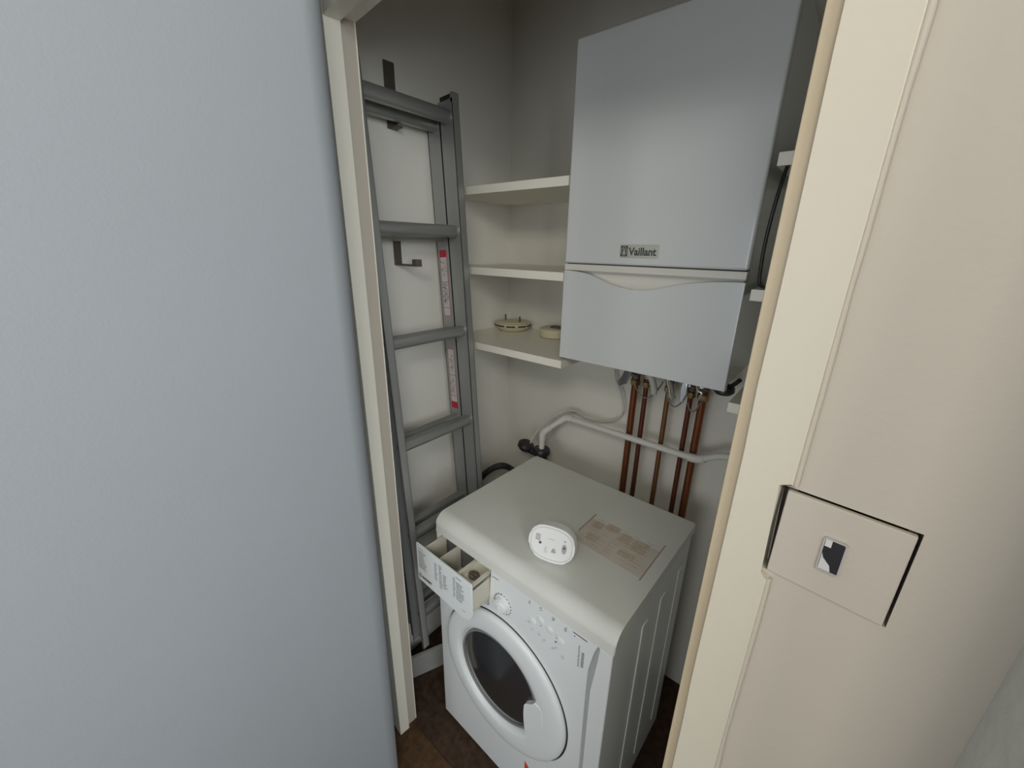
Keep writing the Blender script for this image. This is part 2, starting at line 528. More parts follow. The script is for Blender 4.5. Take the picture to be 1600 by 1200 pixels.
# lower flap with the wave shaped top edge
wave = [(0.0, 1.5522), (0.025, 1.5520), (0.048, 1.5500), (0.081, 1.5445), (0.119, 1.5310), (0.150, 1.5222), (0.189, 1.5160), (0.222, 1.5160), (0.251, 1.5195),
        (0.284, 1.5285), (0.323, 1.5375), (0.368, 1.5440), (0.410, 1.5472), (BW, 1.5480)]
ws = []
for i, p in enumerate(curve_pts([(x, 0, z) for x, z in wave], 4)):
    ws.append((p.x, p.z))
poly = [(0, BZ0)]+ws+[(BW, BZ0)]
poly = [(BW, BZ0), (0, BZ0)]+ws
a, b = fx(-BD, -0.316)
prism('flap', poly, a, b, 'boiler', bo, 0.0025)
# scooped finger recess behind the wave
bm = bmesh.new()
rows = []
for zi in range(7):
    t = zi/6
    z = 1.5535-t*0.045
    y = -BD+0.016+0.008*math.sin(t*PI)-0.010*t
    rows.append([bm.verts.new((x, y, z)) for x in (0.006, 0.1, 0.22, 0.34, BW-0.006)])
for r0, r1 in zip(rows, rows[1:]):
    for i in range(4):
        bm.faces.new((r0[i], r0[i+1], r1[i+1], r1[i]))
link_mesh('finger_recess', bm, 'boiler_strip', bo, 60)
# badge
bm = bmesh.new()
b_box(bm, (0.158, -BD-0.0016, 1.5895), (0.252, -BD, 1.6195), 0.0005)
bd_ = link_mesh('badge', bm, 'badge', bo, 40)
bd_['label'] = 'grey name badge'
tf = frame((0.180, -BD-0.0018, 1.5958), (1, 0, 0), (0, 0, 1))
lettering('lettering', 'Vaillant', 0.024, tf, 'badge_dark', bd_, 0.0002, width=0.0675, bold=0.0007)
bm = bmesh.new()
b_box(bm, (0.1600, -BD-0.0020, 1.5925), (0.1775, -BD-0.0015, 1.6165))
link_mesh('emblem_plate', bm, 'badge_dark', bd_)
bm = bmesh.new()
def ell(cx, cz, rx, rz, n=20, rot=0.0):
    return [(cx+rx*math.cos(2*PI*k/n)*math.cos(rot)-rz*math.sin(2*PI*k/n)*math.sin(rot), cz+rx*math.cos(2*PI*k/n)*math.sin(rot)+rz*math.sin(2*PI*k/n)*math.cos(rot)) for k in range(n)]
a, b = fx(-BD-0.0023, -BD-0.0019)
b_ring(bm, ell(0.1688, 1.6045, 0.0074, 0.0102), ell(0.1688, 1.6045, 0.0064, 0.0091), a, b)
b_prism(bm, ell(0.1688, 1.6010, 0.0034, 0.0042, 14), a, b)
b_prism(bm, ell(0.1672, 1.6082, 0.0010, 0.0036, 10, 0.25), a, b)
b_prism(bm, ell(0.1706, 1.6080, 0.0010, 0.0036, 10, -0.45), a, b)
link_mesh('emblem', bm, 'badge', bd_)
# underside spigots
for x in (0.123, 0.161, 0.233, 0.298, 0.334):
    lathe('spigot', [(0, -0.012), (0.012, -0.012), (0.013, 0.006), (0, 0.006)], (x, -0.075, BZ0), 'brass', bo, seg=12)

# ------------------------------------------------------------------ pipes under the boiler
PY = -0.060
PIPES = {}
pipes = [(0.123, 0.0110, 'copper', 'leftmost thick copper pipe dropping from the boiler behind the washing machine'),
         (0.161, 0.0078, 'copper_dark', 'second copper pipe from the left under the boiler, thin and dark'),
         (0.233, 0.0078, 'copper_old', 'middle copper pipe under the boiler, thin with greenish tarnish'),
         (0.300, 0.0078, 'copper_dark', 'fourth copper pipe from the left under the boiler, thin and dark brown'),
         (0.335, 0.0110, 'copper', 'rightmost thick copper pipe under the boiler, orange brown')]
for x, r, mt, lb in pipes:
    p = root('copper_pipe', lb, 'pipe', (x, PY, 0.0), group='copper pipes under the boiler')
    PIPES[x] = p
    tube('pipe', [(x, PY, 0.0), (x, PY, 1.255)], r, mt, p, 14)
    lathe('compression_nut', [(0, 1.185), (r+0.003, 1.185), (r+0.006, 1.189), (r+0.006, 1.203), (r+0.002, 1.206), (0, 1.206)], (x, PY, 0), 'brass', p, seg=6)
    tube('elbow', elbow_path([(x, PY, 1.200), (x, PY, 1.262), (x, -0.078, 1.2985)], 0.012), r+0.0025, 'copper_dark', p, 12)

def valve(x, z, y, kind, label):
    pipe_root = min(PIPES.items(), key=lambda kv: abs(kv[0]-x))[1]
    # body round the pipe: a part of that pipe, its lever, cap and spindle are sub-parts
    v = lathe('isolating_valve', [(0, -0.024), (0.012, -0.024), (0.0135, -0.020), (0.0135, -0.008), (0.016, -0.006), (0.016, 0.010), (0.013, 0.012), (0.013, 0.024), (0, 0.024)], (x, y, z), 'steel' if kind != 'c' else 'chrome', pipe_root, seg=12)
    v['label'] = label
    lathe('spindle', [(0, 0), (0.006, 0), (0.0075, 0.003), (0.0075, 0.022), (0.005, 0.026), (0, 0.026)], (x, y-0.010, z), 'chrome', v, '-Y', 12)
    return v
# 1: big chrome lever to the left
v = valve(0.123, 1.228, PY, 'a', 'leftmost boiler valve with a broad chrome lever and dark body')
bm = bmesh.new()
b_prism(bm, [(0.112, 1.275), (0.128, 1.258), (0.112, 1.196), (0.086, 1.180), (0.078, 1.198), (0.094, 1.216)], lambda x, z: (x, PY-0.044, z), lambda x, z: (x, PY-0.036, z), 0.002)
link_mesh('lever', bm, 'chrome', v, 40)
lathe('cap', [(0, 0), (0.016, 0), (0.017, 0.004), (0.015, 0.020), (0, 0.022)], (0.134, PY-0.02, 1.245), 'black', v, '-Y', 16)
# 2
v = valve(0.161, 1.240, PY, 'c', 'chrome valve on the second pipe from the left under the boiler')
bm = bmesh.new()
b_box(bm, (0.150, PY-0.043, 1.252), (0.166, PY-0.036, 1.275), 0.002)
link_mesh('lever', bm, 'chrome', v, 40)
# 3: curved chrome outlet
v = valve(0.233, 1.238, PY, 'b', 'middle boiler valve with a curved chrome spout')
tube('spout', curve_pts([(0.224, PY-0.03, 1.250), (0.231, PY-0.05, 1.262), (0.244, PY-0.056, 1.246), (0.254, PY-0.05, 1.215), (0.257, PY-0.047, 1.194), (0.262, PY-0.042, 1.184)], 5), [0.009]*15+[0.0095]*11, 'chrome', v, 12)
# 4: white and chrome lever
v = valve(0.300, 1.232, PY, 'a', 'fourth boiler valve from the left with a pale metal lever')
bm = bmesh.new()
b_prism(bm, [(0.282, 1.250), (0.297, 1.240), (0.301, 1.206), (0.291, 1.176), (0.280, 1.186), (0.282, 1.222)], lambda x, z: (x, PY-0.046, z), lambda x, z: (x, PY-0.034, z), 0.003)
link_mesh('lever', bm, 'chrome', v, 40)
lathe('cap', [(0, 0), (0.014, 0), (0.015, 0.004), (0.013, 0.02), (0, 0.022)], (0.300, PY-0.012, 1.256), 'black', v, '-Y', 16)
# 5: black knob with chrome clip
v = valve(0.335, 1.236, PY, 'a', 'rightmost boiler valve with a black knob and bright chrome clip')
lathe('knob', [(0, 0), (0.016, 0), (0.017, 0.004), (0.015, 0.018), (0, 0.020)], (0.338, PY-0.02, 1.254), 'black', v, '-Y', 16)
tube('clip', curve_pts([(0.322, PY-0.042, 1.240), (0.329, PY-0.046, 1.226), (0.340, PY-0.046, 1.222), (0.336, PY-0.046, 1.204), (0.345, PY-0.042, 1.200)], 5), 0.003, 'chrome', v, 8)
# black tap hanging at the right hand corner
v = root('drain_tap', 'black tap hanging under the right hand corner of the boiler', 'valve', (0.405, -0.10, 1.24))
lathe('knob', [(0, -0.014), (0.020, -0.014), (0.027, -0.006), (0.026, 0.006), (0.014, 0.014), (0, 0.014)], (0.398, -0.12, 1.252), 'black', v, seg=16)
tube('stem', [(0.405, -0.12, 1.255), (0.424, -0.13, 1.276), (0.434, -0.14, 1.290)], 0.006, 'black', v, 8)
tube('pipe', [(0.398, -0.12, 1.26), (0.398, -0.10, 1.3108)], 0.008, 'steel', v, 10)
# slack thin loops between the valves
def loop(x0, z0, x1, z1, sag, y, label):
    pts = []
    for k in range(17):
        t = k/16
        pts.append((x0+(x1-x0)*t, y, z0+(z1-z0)*t-sag*(1-(2*t-1)**2)))
    tag(tube('earth_wire', pts, 0.0022, 'loopwire', None, 8), label, 'wire', 'slack wires between the boiler valves')
loop(0.130, 1.205, 0.222, 1.225, 0.055, PY-0.030, 'slack pale wire looping between the first and middle boiler valves')
loop(0.240, 1.190, 0.292, 1.190, 0.034, PY-0.034, 'slack pale wire looping between the middle and fourth boiler valves')
loop(0.303, 1.180, 0.340, 1.190, 0.030, PY-0.034, 'slack pale wire looping between the two rightmost boiler valves')
tag(tube('condensate_hose', elbow_path([(0.165, PY-0.05, 1.262), (0.195, PY-0.055, 1.236), (0.208, PY-0.055, 1.200), (0.205, PY-0.05, 1.19)], 0.01), 0.010, 'cable', None, 12), 'short fat pale hose stub under the boiler between the second and middle pipes', 'hose')

# white waste pipe along the back wall
WY = -0.085
wp_ = root('waste_pipe', 'white plastic waste pipe running along the back wall in front of the copper pipes', 'pipe', (-0.191, -0.12, 0.80))
path = elbow_path([(-0.192, -0.13, 0.867), (-0.191, -0.13, 0.935), (-0.118, WY, 1.005), (0.355, WY, 1.004), (0.425, WY-0.01, 1.048), (0.55, WY-0.01, 1.048)], 0.020)
tube('pipe', path, 0.0108, 'pvc', wp_, 16)
tube('elbow', elbow_path([(-0.1915, -0.13, 0.905), (-0.191, -0.13, 0.935), (-0.165, -0.114, 0.960)], 0.016), 0.0135, 'pvc', wp_, 16)
tube('elbow', elbow_path([(-0.140, -0.0985, 0.984), (-0.118, WY, 1.005), (-0.088, WY, 1.005)], 0.014), 0.0135, 'pvc', wp_, 16)
tube('elbow', elbow_path([(0.330, WY, 1.004), (0.355, WY, 1.004), (0.376, WY-0.003, 1.017)], 0.014), 0.0135, 'pvc', wp_, 16)
st = root('standpipe_trap', 'black standpipe fitting at the foot of the white waste pipe behind the washing machine', 'pipe fitting', (-0.21, -0.13, 0.74))
lathe('collar', [(0, 0.866), (0.030, 0.866), (0.034, 0.860), (0.034, 0.846), (0.024, 0.838), (0.022, 0.76), (0, 0.76)], (-0.192, -0.13, 0), 'black', st, seg=20)
bm = bmesh.new()
b_lathe(bm, [(0, -0.014), (0.026, -0.014), (0.033, -0.006), (0.033, 0.006), (0.024, 0.014), (0, 0.014)], (-0.262, -0.14, 0.858), seg=20, mtx=Matrix.Rotation(R(20), 4, 'Y'))
link_mesh('cap', bm, 'black', st, 40)
tube('branch', [(-0.255, -0.14, 0.850), (-0.192, -0.13, 0.835)], 0.015, 'black', st, 12)
# thin boiler cable
tag(tube('boiler_cable', curve_pts([(0.034, -0.030, 1.312), (0.034, -0.030, 1.20), (0.066, -0.030, 1.13), (0.080, -0.030, 1.075), (0.062, -0.030, 1.035), (0.0, -0.032, 1.005), (-0.060, -0.034, 1.000), (-0.118, -0.040, 1.018), (-0.165, -0.075, 1.000), (-0.215, -0.10, 0.945), (-0.245, -0.125, 0.885), (-0.250, -0.125, 0.85)], 8), 0.0036, 'cable', None, 8),
    'thin pale cable hanging from the boiler and curling over the waste pipe', 'cable')
# drain hose behind the machine
hs = curve_pts([(-0.47, -0.235, 0.58), (-0.435, -0.225, 0.672), (-0.375, -0.22, 0.742), (-0.315, -0.215, 0.778), (-0.275, -0.20, 0.765), (-0.245, -0.17, 0.72), (-0.22, -0.12, 0.60), (-0.215, -0.10, 0.3), (-0.22, -0.11, 0.012)], 24)
tag(tube('drain_hose', hs, [0.0115+0.0022*math.sin(i*1.7) for i in range(len(hs))], 'rubber', None, 12), 'black corrugated drain hose arching behind the washing machine next to the ladder', 'hose')
tag(tube('power_cable', curve_pts([(0.470, -0.32, 1.78), (0.466, -0.345, 1.72), (0.461, -0.345, 1.64), (0.462, -0.345, 1.58), (0.468, -0.345, 1.545), (0.49, -0.30, 1.541)], 6), 0.0035, 'black', None, 8), 'black cable hanging between the shelves right of the boiler', 'cable')

# ------------------------------------------------------------------ ladder hooks
def hook(z_bot, ht, y, label, x1=-0.376, hw=0.013):
    h = root('ladder_hook', label, 'hook', (-0.482, y, z_bot), group='steel ladder hooks on the left wall')
    box('back_plate', (-0.4815, y-hw, z_bot), (-0.4775, y+hw, z_bot+ht), 'steel', h, 0.0012)
    box('arm', (-0.480, y-0.010, z_bot), (x1, y+0.010, z_bot+0.005), 'steel', h, 0.001)
    if x1 > -0.4: box('tip', (x1-0.022, y-0.010, z_bot+0.003), (x1, y+0.010, z_bot+0.020), 'steel', h, 0.002)
    return h
hook(1.915, 0.160, -0.515, 'dark steel hook on the left wall, its plate rising above the top rung', -0.445, 0.017)
hook(1.550, 0.110, -0.528, 'dark steel hook on the left wall, seen under the second rung')

# ------------------------------------------------------------------ ladder
LT = math.atan(0.068)
LM = Matrix.Translation((-0.248, -0.5335, 0.30)) @ Matrix.Rotation(-LT, 4, 'Y')
ld = root('ladder', 'double section aluminium ladder hanging on hooks along the left wall', 'ladder', None, LM)
LL = 1.70/math.cos(LT)
HY = 0.1385          # half the inner width
def b_channel(bm, x0, x1, s, z0, z1, fl=0.025, t=0.0025):
    """C channel, web on the rung side at y = s*HY, flanges pointing outwards"""
    y0 = s*HY
    b_box(bm, (x0, min(y0, y0+s*t), z0), (x1, max(y0, y0+s*t), z1))
    for xa, xb in ((x0, x0+t), (x1-t, x1)):
        b_box(bm, (xa, min(y0, y0+s*fl), z0), (xb, max(y0, y0+s*fl), z1))
    # stiffening lips
    for xa, xb in ((x0, x0+0.006), (x1-0.006, x1)):
        ya, yb = y0+s*(fl-t), y0+s*fl
        b_box(bm, (xa, min(ya, yb), z0), (xb, max(ya, yb), z1))
secs = [('front', -0.058, 0.0, 0.0), ('rear', -0.1165, -0.0586, -0.006)]
rungs_z = [1.662, 1.355, 1.050, 0.740, 0.430, 0.120]
for nm_, x0, x1, dz in secs:
    for s in (-1, 1):
        bm = bmesh.new()
        b_channel(bm, x0, x1, s, 0 if nm_ == 'front' else 0.02, LL+dz)
        st_ = link_mesh('stile', bm, 'alu', ld)
    for z in rungs_z:
        bm = bmesh.new()
        cx = (x0+x1)/2+(0.004 if nm_ == 'front' else 0)
        zz = z+dz*1.4
        prof = [(-0.015, 0.013), (-0.011, 0.016), (0.011, 0.016), (0.015, 0.013), (0.017, 0.004), (0.016, -0.006), (0.011, -0.014), (0.0, -0.018), (-0.011, -0.014), (-0.016, -0.006), (-0.017, 0.004)]
        b_prism(bm, [(cx+px, zz+pz) for px, pz in prof], lambda x, z: (x, -HY, z), lambda x, z: (x, HY, z))
        # grip ridges on top
        for gx in (-0.008, 0.0, 0.008):
            b_box(bm, (cx+gx-0.0012, -HY, zz+0.015), (cx+gx+0.0012, HY, zz+0.0175))
        link_mesh('rung', bm, 'alu_rung', ld, 50)
        if nm_ == 'front':
            for s in (-1, 1):
                bm = bmesh.new()
                b_lathe(bm, [(0, 0), (0.011, 0), (0.011, 0.006), (0.007, 0.008), (0, 0.008)], (cx, s*(HY+0.003), zz), '-Y', 12, Matrix.Rotation(0 if s < 0 else PI, 4, 'Z'))
                link_mesh('rung_end', bm, 'black', ld, 40)
for s in (-1, 1):
    bm = bmesh.new()
    ya, yb = s*(HY+0.003), s*(HY+0.022)
    b_box(bm, (-0.056, min(ya, yb), LL-0.03), (-0.012, max(ya, yb), LL+0.014), 0.002)
    o = link_mesh('end_cap', bm, 'black', ld, 40)
    bm = bmesh.new()
    b_box(bm, (-0.010, min(s*HY, s*(HY+0.026)), LL-0.012), (0.002, max(s*HY, s*(HY+0.026)), LL+0.016), 0.003)
    link_mesh('corner_guard', bm, 'alu', ld, 40)
# safety labels on the far rear stile (inner face)
YL = HY-0.0003
def lab(z0, z1, splits, redtop, pict):
    x0, x1 = -0.106, -0.073
    lb = link_mesh('safety_label', (lambda bm: (b_box(bm, (x0, YL-0.0003, z0), (x1, YL+0.0003, z1)), bm)[1])(bmesh.new()), 'label', ld)
    lb['label'] = 'white safety label with red frame and small pictures'
    bm = bmesh.new()
    t = 0.0016
    for xa in (x0, x1-t):
        b_box(bm, (xa, YL-0.0006, z0), (xa+t, YL, z1))
    for z in [z0, z1-t]+splits:
        b_box(bm, (x0, YL-0.0006, z), (x1, YL, z+t))
    if redtop: b_box(bm, (x0, YL-0.0007, z1-0.022), (x1, YL, z1))
    else: b_box(bm, (x0, YL-0.0007, z0), (x1, YL, z0+0.024))
    link_mesh('red_frame', bm, 'red', lb)
    bm = bmesh.new()
    random.seed(int(z0*1000))
    for (za, zb, dens) in pict:
        for k in range(dens):
            cx = random.uniform(x0+0.004, x1-0.004); cz = random.uniform(za, zb)
            l = random.uniform(0.001, 0.005); an = random.choice([0, PI/2, PI/4, -PI/4])
            dx, dz = math.cos(an)*l, math.sin(an)*l
            n = Vector((-math.sin(an), 0, math.cos(an)))*0.0007
            q = [Vector((cx-dx, YL-0.0008, cz-dz)), Vector((cx+dx, YL-0.0008, cz+dz))]
            vs = [bm.verts.new(q[0]-n), bm.verts.new(q[1]-n), bm.verts.new(q[1]+n), bm.verts.new(q[0]+n)]
            if min(v.co.x for v in vs) < x0+0.001 or max(v.co.x for v in vs) > x1-0.001:
                for v in vs: bm.verts.remove(v)
                continue
            bm.faces.new(vs)
    link_mesh('pictograms', bm, 'print', lb)['kind'] = 'stuff'
lab(1.095, 1.305, [1.122, 1.205], True, [(1.135, 1.200, 60), (1.225, 1.275, 18)])
lab(0.770, 0.985, [0.815, 0.890], False, [(0.825, 0.885, 26), (0.90, 0.975, 26)])

# ------------------------------------------------------------------ washing machine
WM = Matrix.Translation((-0.1886, -0.1643, 0)) @ Matrix.Rotation(-0.0214, 4, 'Z')
WD, WW = 0.4934, 0.595
wa = root('washing_machine', 'white front loading washing machine with a round dark door', 'washing machine', None, WM)
# cabinet with stamped ribs on both sides
bm = bmesh.new()
b_box(bm, (0.004, -0.462, 0.018), (WW-0.004, -0.012, 0.822), 0.003)
link_mesh('cabinet', bm, 'enamel', wa, 40)
for b_ in (0.315, 0.202, 0.072):
    bm = bmesh.new()
    b_box(bm, (WW-0.0075, -b_-0.016, 0.10), (WW-0.001, -b_+0.016, 0.735), 0.003, 2)
    link_mesh('side_rib', bm, 'enamel', wa, 40)
# worktop, rounded over at the front
prof = [(0.0, 0.815), (0.0, 0.847), (0.002, 0.850), (0.006, 0.8515), (0.012, 0.8505)]
RW = 0.040
prof.append((WD-RW, 0.850))
for k in range(1, 11):
    t = k/10*R(80)
    prof.append((WD-RW+RW*math.sin(t), 0.850-RW+RW*math.cos(t)))
prof.append((WD+0.0008, 0.793))
prof.append((WD-0.012, 0.793))
prof.append((WD-0.030, 0.815))
bm = bmesh.new()
b_prism(bm, prof[::-1], lambda b, z: (0.0, -b, z), lambda b, z: (WW, -b, z), 0.005, 3)
link_mesh('worktop', bm, 'worktop', wa, 40)
# front panel as solid slabs: main panel, groove floor and the side column
gl = [(0.557, 0.793), (0.5500, 0.770), (0.545, 0.754), (0.5395, 0.7095), (0.5385, 0.678), (0.5392, 0.594), (0.5423, 0.362), (0.5430, 0.012)]
gr = [(0.5585, 0.793), (0.5582, 0.737), (0.5548, 0.700), (0.5498, 0.650), (0.5500, 0.594), (0.5520, 0.407), (0.5530, 0.012)]
FY0, FY1 = -WD, -0.458
SLX0, SLX1, SLZ0, SLZ1 = 0.012, 0.232, 0.668, 0.792
fn0 = lambda x, z: (x, -WD, z)
fn1 = lambda x, z: (x, FY1, z)
DC, DR = (0.2684+0.006, 0.425), 0.226
bm = bmesh.new()
main = [(0.003, 0.0125), (0.003, 0.793), (SLX0, 0.793), (SLX0, SLZ0+0.02), (SLX0+0.02, SLZ0), (0.196, 0.667), (0.2035, 0.661), (0.221, 0.659), (0.2285, 0.668), (SLX1, 0.793)]+gl
b_prism(bm, main[::-1], fn0, fn1, 0.002)
link_mesh('front_panel', bm, 'fascia', wa, 40)
bm = bmesh.new()
col = [(WW-0.003, 0.793), (WW-0.003, 0.0125)]+gr[::-1]
b_prism(bm, col, fn0, fn1, 0.004, 3)
link_mesh('side_column', bm, 'fascia', wa, 40)
box('groove_floor', (0.532, -WD+0.007, 0.014), (0.567, FY1-0.002, 0.80), 'print_pale', wa)  # grey instead of fascia white: the groove's band of shade painted in
box('plinth_shadow_gap', (0.02, -WD+0.03, 0.004), (WW-0.02, -0.46, 0.018), 'black', wa)
for x, b_ in ((0.05, 0.05), (WW-0.05, 0.05), (0.05, 0.44), (WW-0.05, 0.44)):
    lathe('foot', [(0, -0.003), (0.02, -0.003), (0.02, 0.006), (0.008, 0.009), (0.008, 0.02), (0, 0.02)], (x, -b_, 0), 'black', wa, seg=14)
# slot lining for the drawer
bm = bmesh.new()
b_box(bm, (SLX0-0.002, -0.464, SLZ0-0.012), (SLX1+0.002, -0.460, 0.796))
link_mesh('drawer_slot', bm, 'grey', wa)
box('slot_catch', (0.206, -WD+0.004, 0.6640), (0.224, -0.462, 0.690), 'ivory', wa, 0.003)

# dispenser drawer
DY = -(WD+0.070)
dr = box('detergent_drawer', (0.020, DY+0.002, 0.690), (0.226, DY+0.006, 0.782), 'ivory', wa)
dr['label'] = 'pulled out detergent drawer with printed front'
pl = [(0.003, 0.797), (0.003, 0.672)]
pl += [(0.006, 0.668), (0.196, 0.6635)]
for k in range(1, 7):
    t = k/6*PI/2
    pl.append((0.2015+0.034*math.sin(t), 0.6985-0.035*math.cos(t)))
pl += [(0.2355, 0.790), (0.232, 0.7965)]
bm = bmesh.new()
b_prism(bm, pl, lambda x, z: (x, DY-0.004, z), lambda x, z: (x, DY+0.002, z), 0.0015)
dp = link_mesh('drawer_front', bm, 'fascia', dr, 40)
# tray
bm = bmesh.new()
yb, yf = -0.470, DY+0.002
b_box(bm, (0.020, yf, 0.690), (0.226, yb, 0.693))
b_box(bm, (0.018, yf, 0.690), (0.0215, yb, 0.778), 0.001)
b_box(bm, (0.2245, yf, 0.705), (0.228, yb, 0.778), 0.001)
b_box(bm, (0.083, yf, 0.692), (0.0855, yb, 0.776), 0.0005)
b_box(bm, (0.018, yf, 0.690), (0.228, yf+0.003, 0.778))
link_mesh('tray', bm, 'ivory', dr, 40)
# softener compartment with siphon cap
bm = bmesh.new()
b_box(bm, (0.165, yf+0.001, 0.694), (0.226, yb, 0.766), 0.002)
b_ring(bm, rrect(0.163, 0.228, -yb, -yf, 0.006), rrect(0.172, 0.219, -yb+0.006, -yf-0.012, 0.004), lambda x, y: (x, -y, 0.781), lambda x, y: (x, -y, 0.765))
link_mesh('softener_cup', bm, 'ivory', dr, 40)
bm = bmesh.new()
cy_ = (yb+yf)/2-0.004
b_ring(bm, ell(0.195, cy_, 0.017, 0.014, 24), ell(0.195, cy_, 0.012, 0.009, 24), lambda x, y: (x, y, 0.772), lambda x, y: (x, y, 0.766))
b_box(bm, (0.179, cy_-0.0025, 0.766), (0.211, cy_+0.0025, 0.7725))
link_mesh('siphon_cap', bm, 'steel', dr, 40)

# printed marks: small flat rectangles
def marks(name, rects, y, mt, parent, label=None):
    bm = bmesh.new()
    for (cx, cz, wx_, hz_, an) in rects:
        c, s = math.cos(an), math.sin(an)
        vs = []
        for dx, dz in ((-wx_/2, -hz_/2), (wx_/2, -hz_/2), (wx_/2, hz_/2), (-wx_/2, hz_/2)):
            vs.append(bm.verts.new((cx+dx*c-dz*s, y, cz+dx*s+dz*c)))
        f = bm.faces.new(vs)
        f.normal_update()
        if f.normal.y > 0: f.normal_flip()
    me_o = link_mesh(name, bm, mt, parent)
    me_o['kind'] = 'stuff'
    if label: me_o['label'] = label
    return me_o
random.seed(11)
rc = []
def textblock(x0, z0, w, lines, lh, rnd=1.0):
    for i in range(lines):
        x = x0
        end = x0+w*(random.uniform(0.6, 1.0))
        while x < end:
            l = random.uniform(0.0012, 0.004)
            rc.append((x+l/2, z0-i*lh, l, lh*0.48, 0))
            x += l+random.uniform(0.0008, 0.0016)
textblock(0.012, 0.785, 0.028, 1, 0.004)
textblock(0.012, 0.776, 0.036, 13, 0.0048)
textblock(0.085, 0.775, 0.010, 9, 0.0068)
textblock(0.105, 0.779, 0.012, 13, 0.0062)
textblock(0.122, 0.757, 0.016, 9, 0.0055)
textblock(0.176, 0.785, 0.020, 1, 0.006)
textblock(0.164, 0.776, 0.007, 11, 0.0062)
textblock(0.176, 0.768, 0.030, 9, 0.0068)
textblock(0.200, 0.690, 0.010, 1, 0.004)
marks('small_print', rc, DY-0.0043, 'print', dp)
bm = bmesh.new()
a, b = fx(DY-0.0048, DY-0.0042)
b_ring(bm, ell(0.0155, 0.688, 0.0072, 0.0072), ell(0.0155, 0.688, 0.0060, 0.0060), a, b)
b_box(bm, (0.0147, DY-0.0048, 0.6835), (0.0163, DY-0.0042, 0.6895))
b_box(bm, (0.0147, DY-0.0048, 0.6908), (0.0163, DY-0.0042, 0.6924))
link_mesh('emblem', bm, 'print', dp)
lettering('logo', 'INDESIT', 0.012, frame((0.0265, DY-0.0045, 0.6835), (1, 0, 0), (0, 0, 1)), 'print', dp, 0.0002, width=0.043, bold=0.0004)

# programme dial
KC = (0.2765, 0.707)
lathe('programme_dial', [(0, 0), (0.0215, 0), (0.0205, 0.012), (0.018, 0.016), (0.008, 0.0175), (0, 0.0175)], (KC[0], -WD, KC[1]), 'fascia', wa, '-Y', 32)
for o in wa.children:
    if o.name.startswith('programme_dial'):
        dial = o
box('grip', (KC[0]-0.0032, -WD-0.0225, KC[1]-0.019), (KC[0]+0.0032, -WD-0.012, KC[1]+0.019), 'fascia', dial, 0.002)
rc = []
for k in range(18):
    t = k/18*2*PI
    if 3.3 < t < 4.2: continue
    big = 1.6 < t < 3.3
    rc.append((KC[0]+0.0295*math.cos(t), KC[1]+0.0295*math.sin(t), 0.0058 if big else 0.0042, 0.0046 if big else 0.0032, t+PI/2))
marks('dial_print', rc, -WD-0.0004, 'print', wa)
# control print and buttons
rc = [(0.2500, 0.777, 0.022, 0.0020, 0.04), (0.5120, 0.7845, 0.036, 0.0028, 0)]
for cx, cz, n in ((0.365, 0.780, 4), (0.401, 0.783, 4), (0.438, 0.780, 4), (0.473, 0.778, 5)):
    for i in range(n):
        rc.append((cx+random.uniform(-.003, .003), cz-0.003*i+0.004, random.uniform(0.003, 0.009), 0.0013, random.choice([0, 0, 0.3])))
for z in range(12):
    rc.append((0.512+random.uniform(-.002, .002), 0.756-z*0.0055, 0.004, 0.0022, 0))
    if z > 2: rc.append((0.523, 0.758-z*0.0052, 0.007, 0.0026, 0.2))
rc.append((0.4985, 0.7755, 0.003, 0.003, 0))
marks('control_print', rc, -WD-0.0004, 'print', wa)
rc = []
for cx, cz in ((0.366, 0.712), (0.378, 0.700), (0.400, 0.700), (0.415, 0.692), (0.440, 0.690), (0.452, 0.700), (0.470, 0.684), (0.405, 0.728), (0.452, 0.735)):
    for i in range(3):
        rc.append((cx+random.uniform(-.004, .004), cz+random.uniform(-.005, .005), random.uniform(0.004, 0.009), 0.0013, random.uniform(-0.5, 0.8)))
marks('button_print', rc, -WD-0.0004, 'print_pale', wa)
for cx, cz in ((0.378, 0.726), (0.402, 0.7475), (0.430, 0.738), (0.462, 0.728)):
    lathe('button', [(0.0098, 0), (0.0094, 0.0022), (0.0080, 0.0030), (0, 0.0032)], (cx, -WD, cz), 'fascia', wa, '-Y', 24)
lathe('indicator_light', [(0.0025, 0), (0.002, 0.001), (0, 0.0012)], (0.449, -WD, 0.716), 'print', wa, '-Y', 10)
# red corner of a sticker low on the front
a, b = fx(-WD-0.0006, -WD)
prism('sticker', [(0.3717, 0.179), (0.372, 0.100), (0.408, 0.100), (0.405, 0.148)], a, b, 'orange_red', wa)['label'] = 'orange red sticker low on the front'

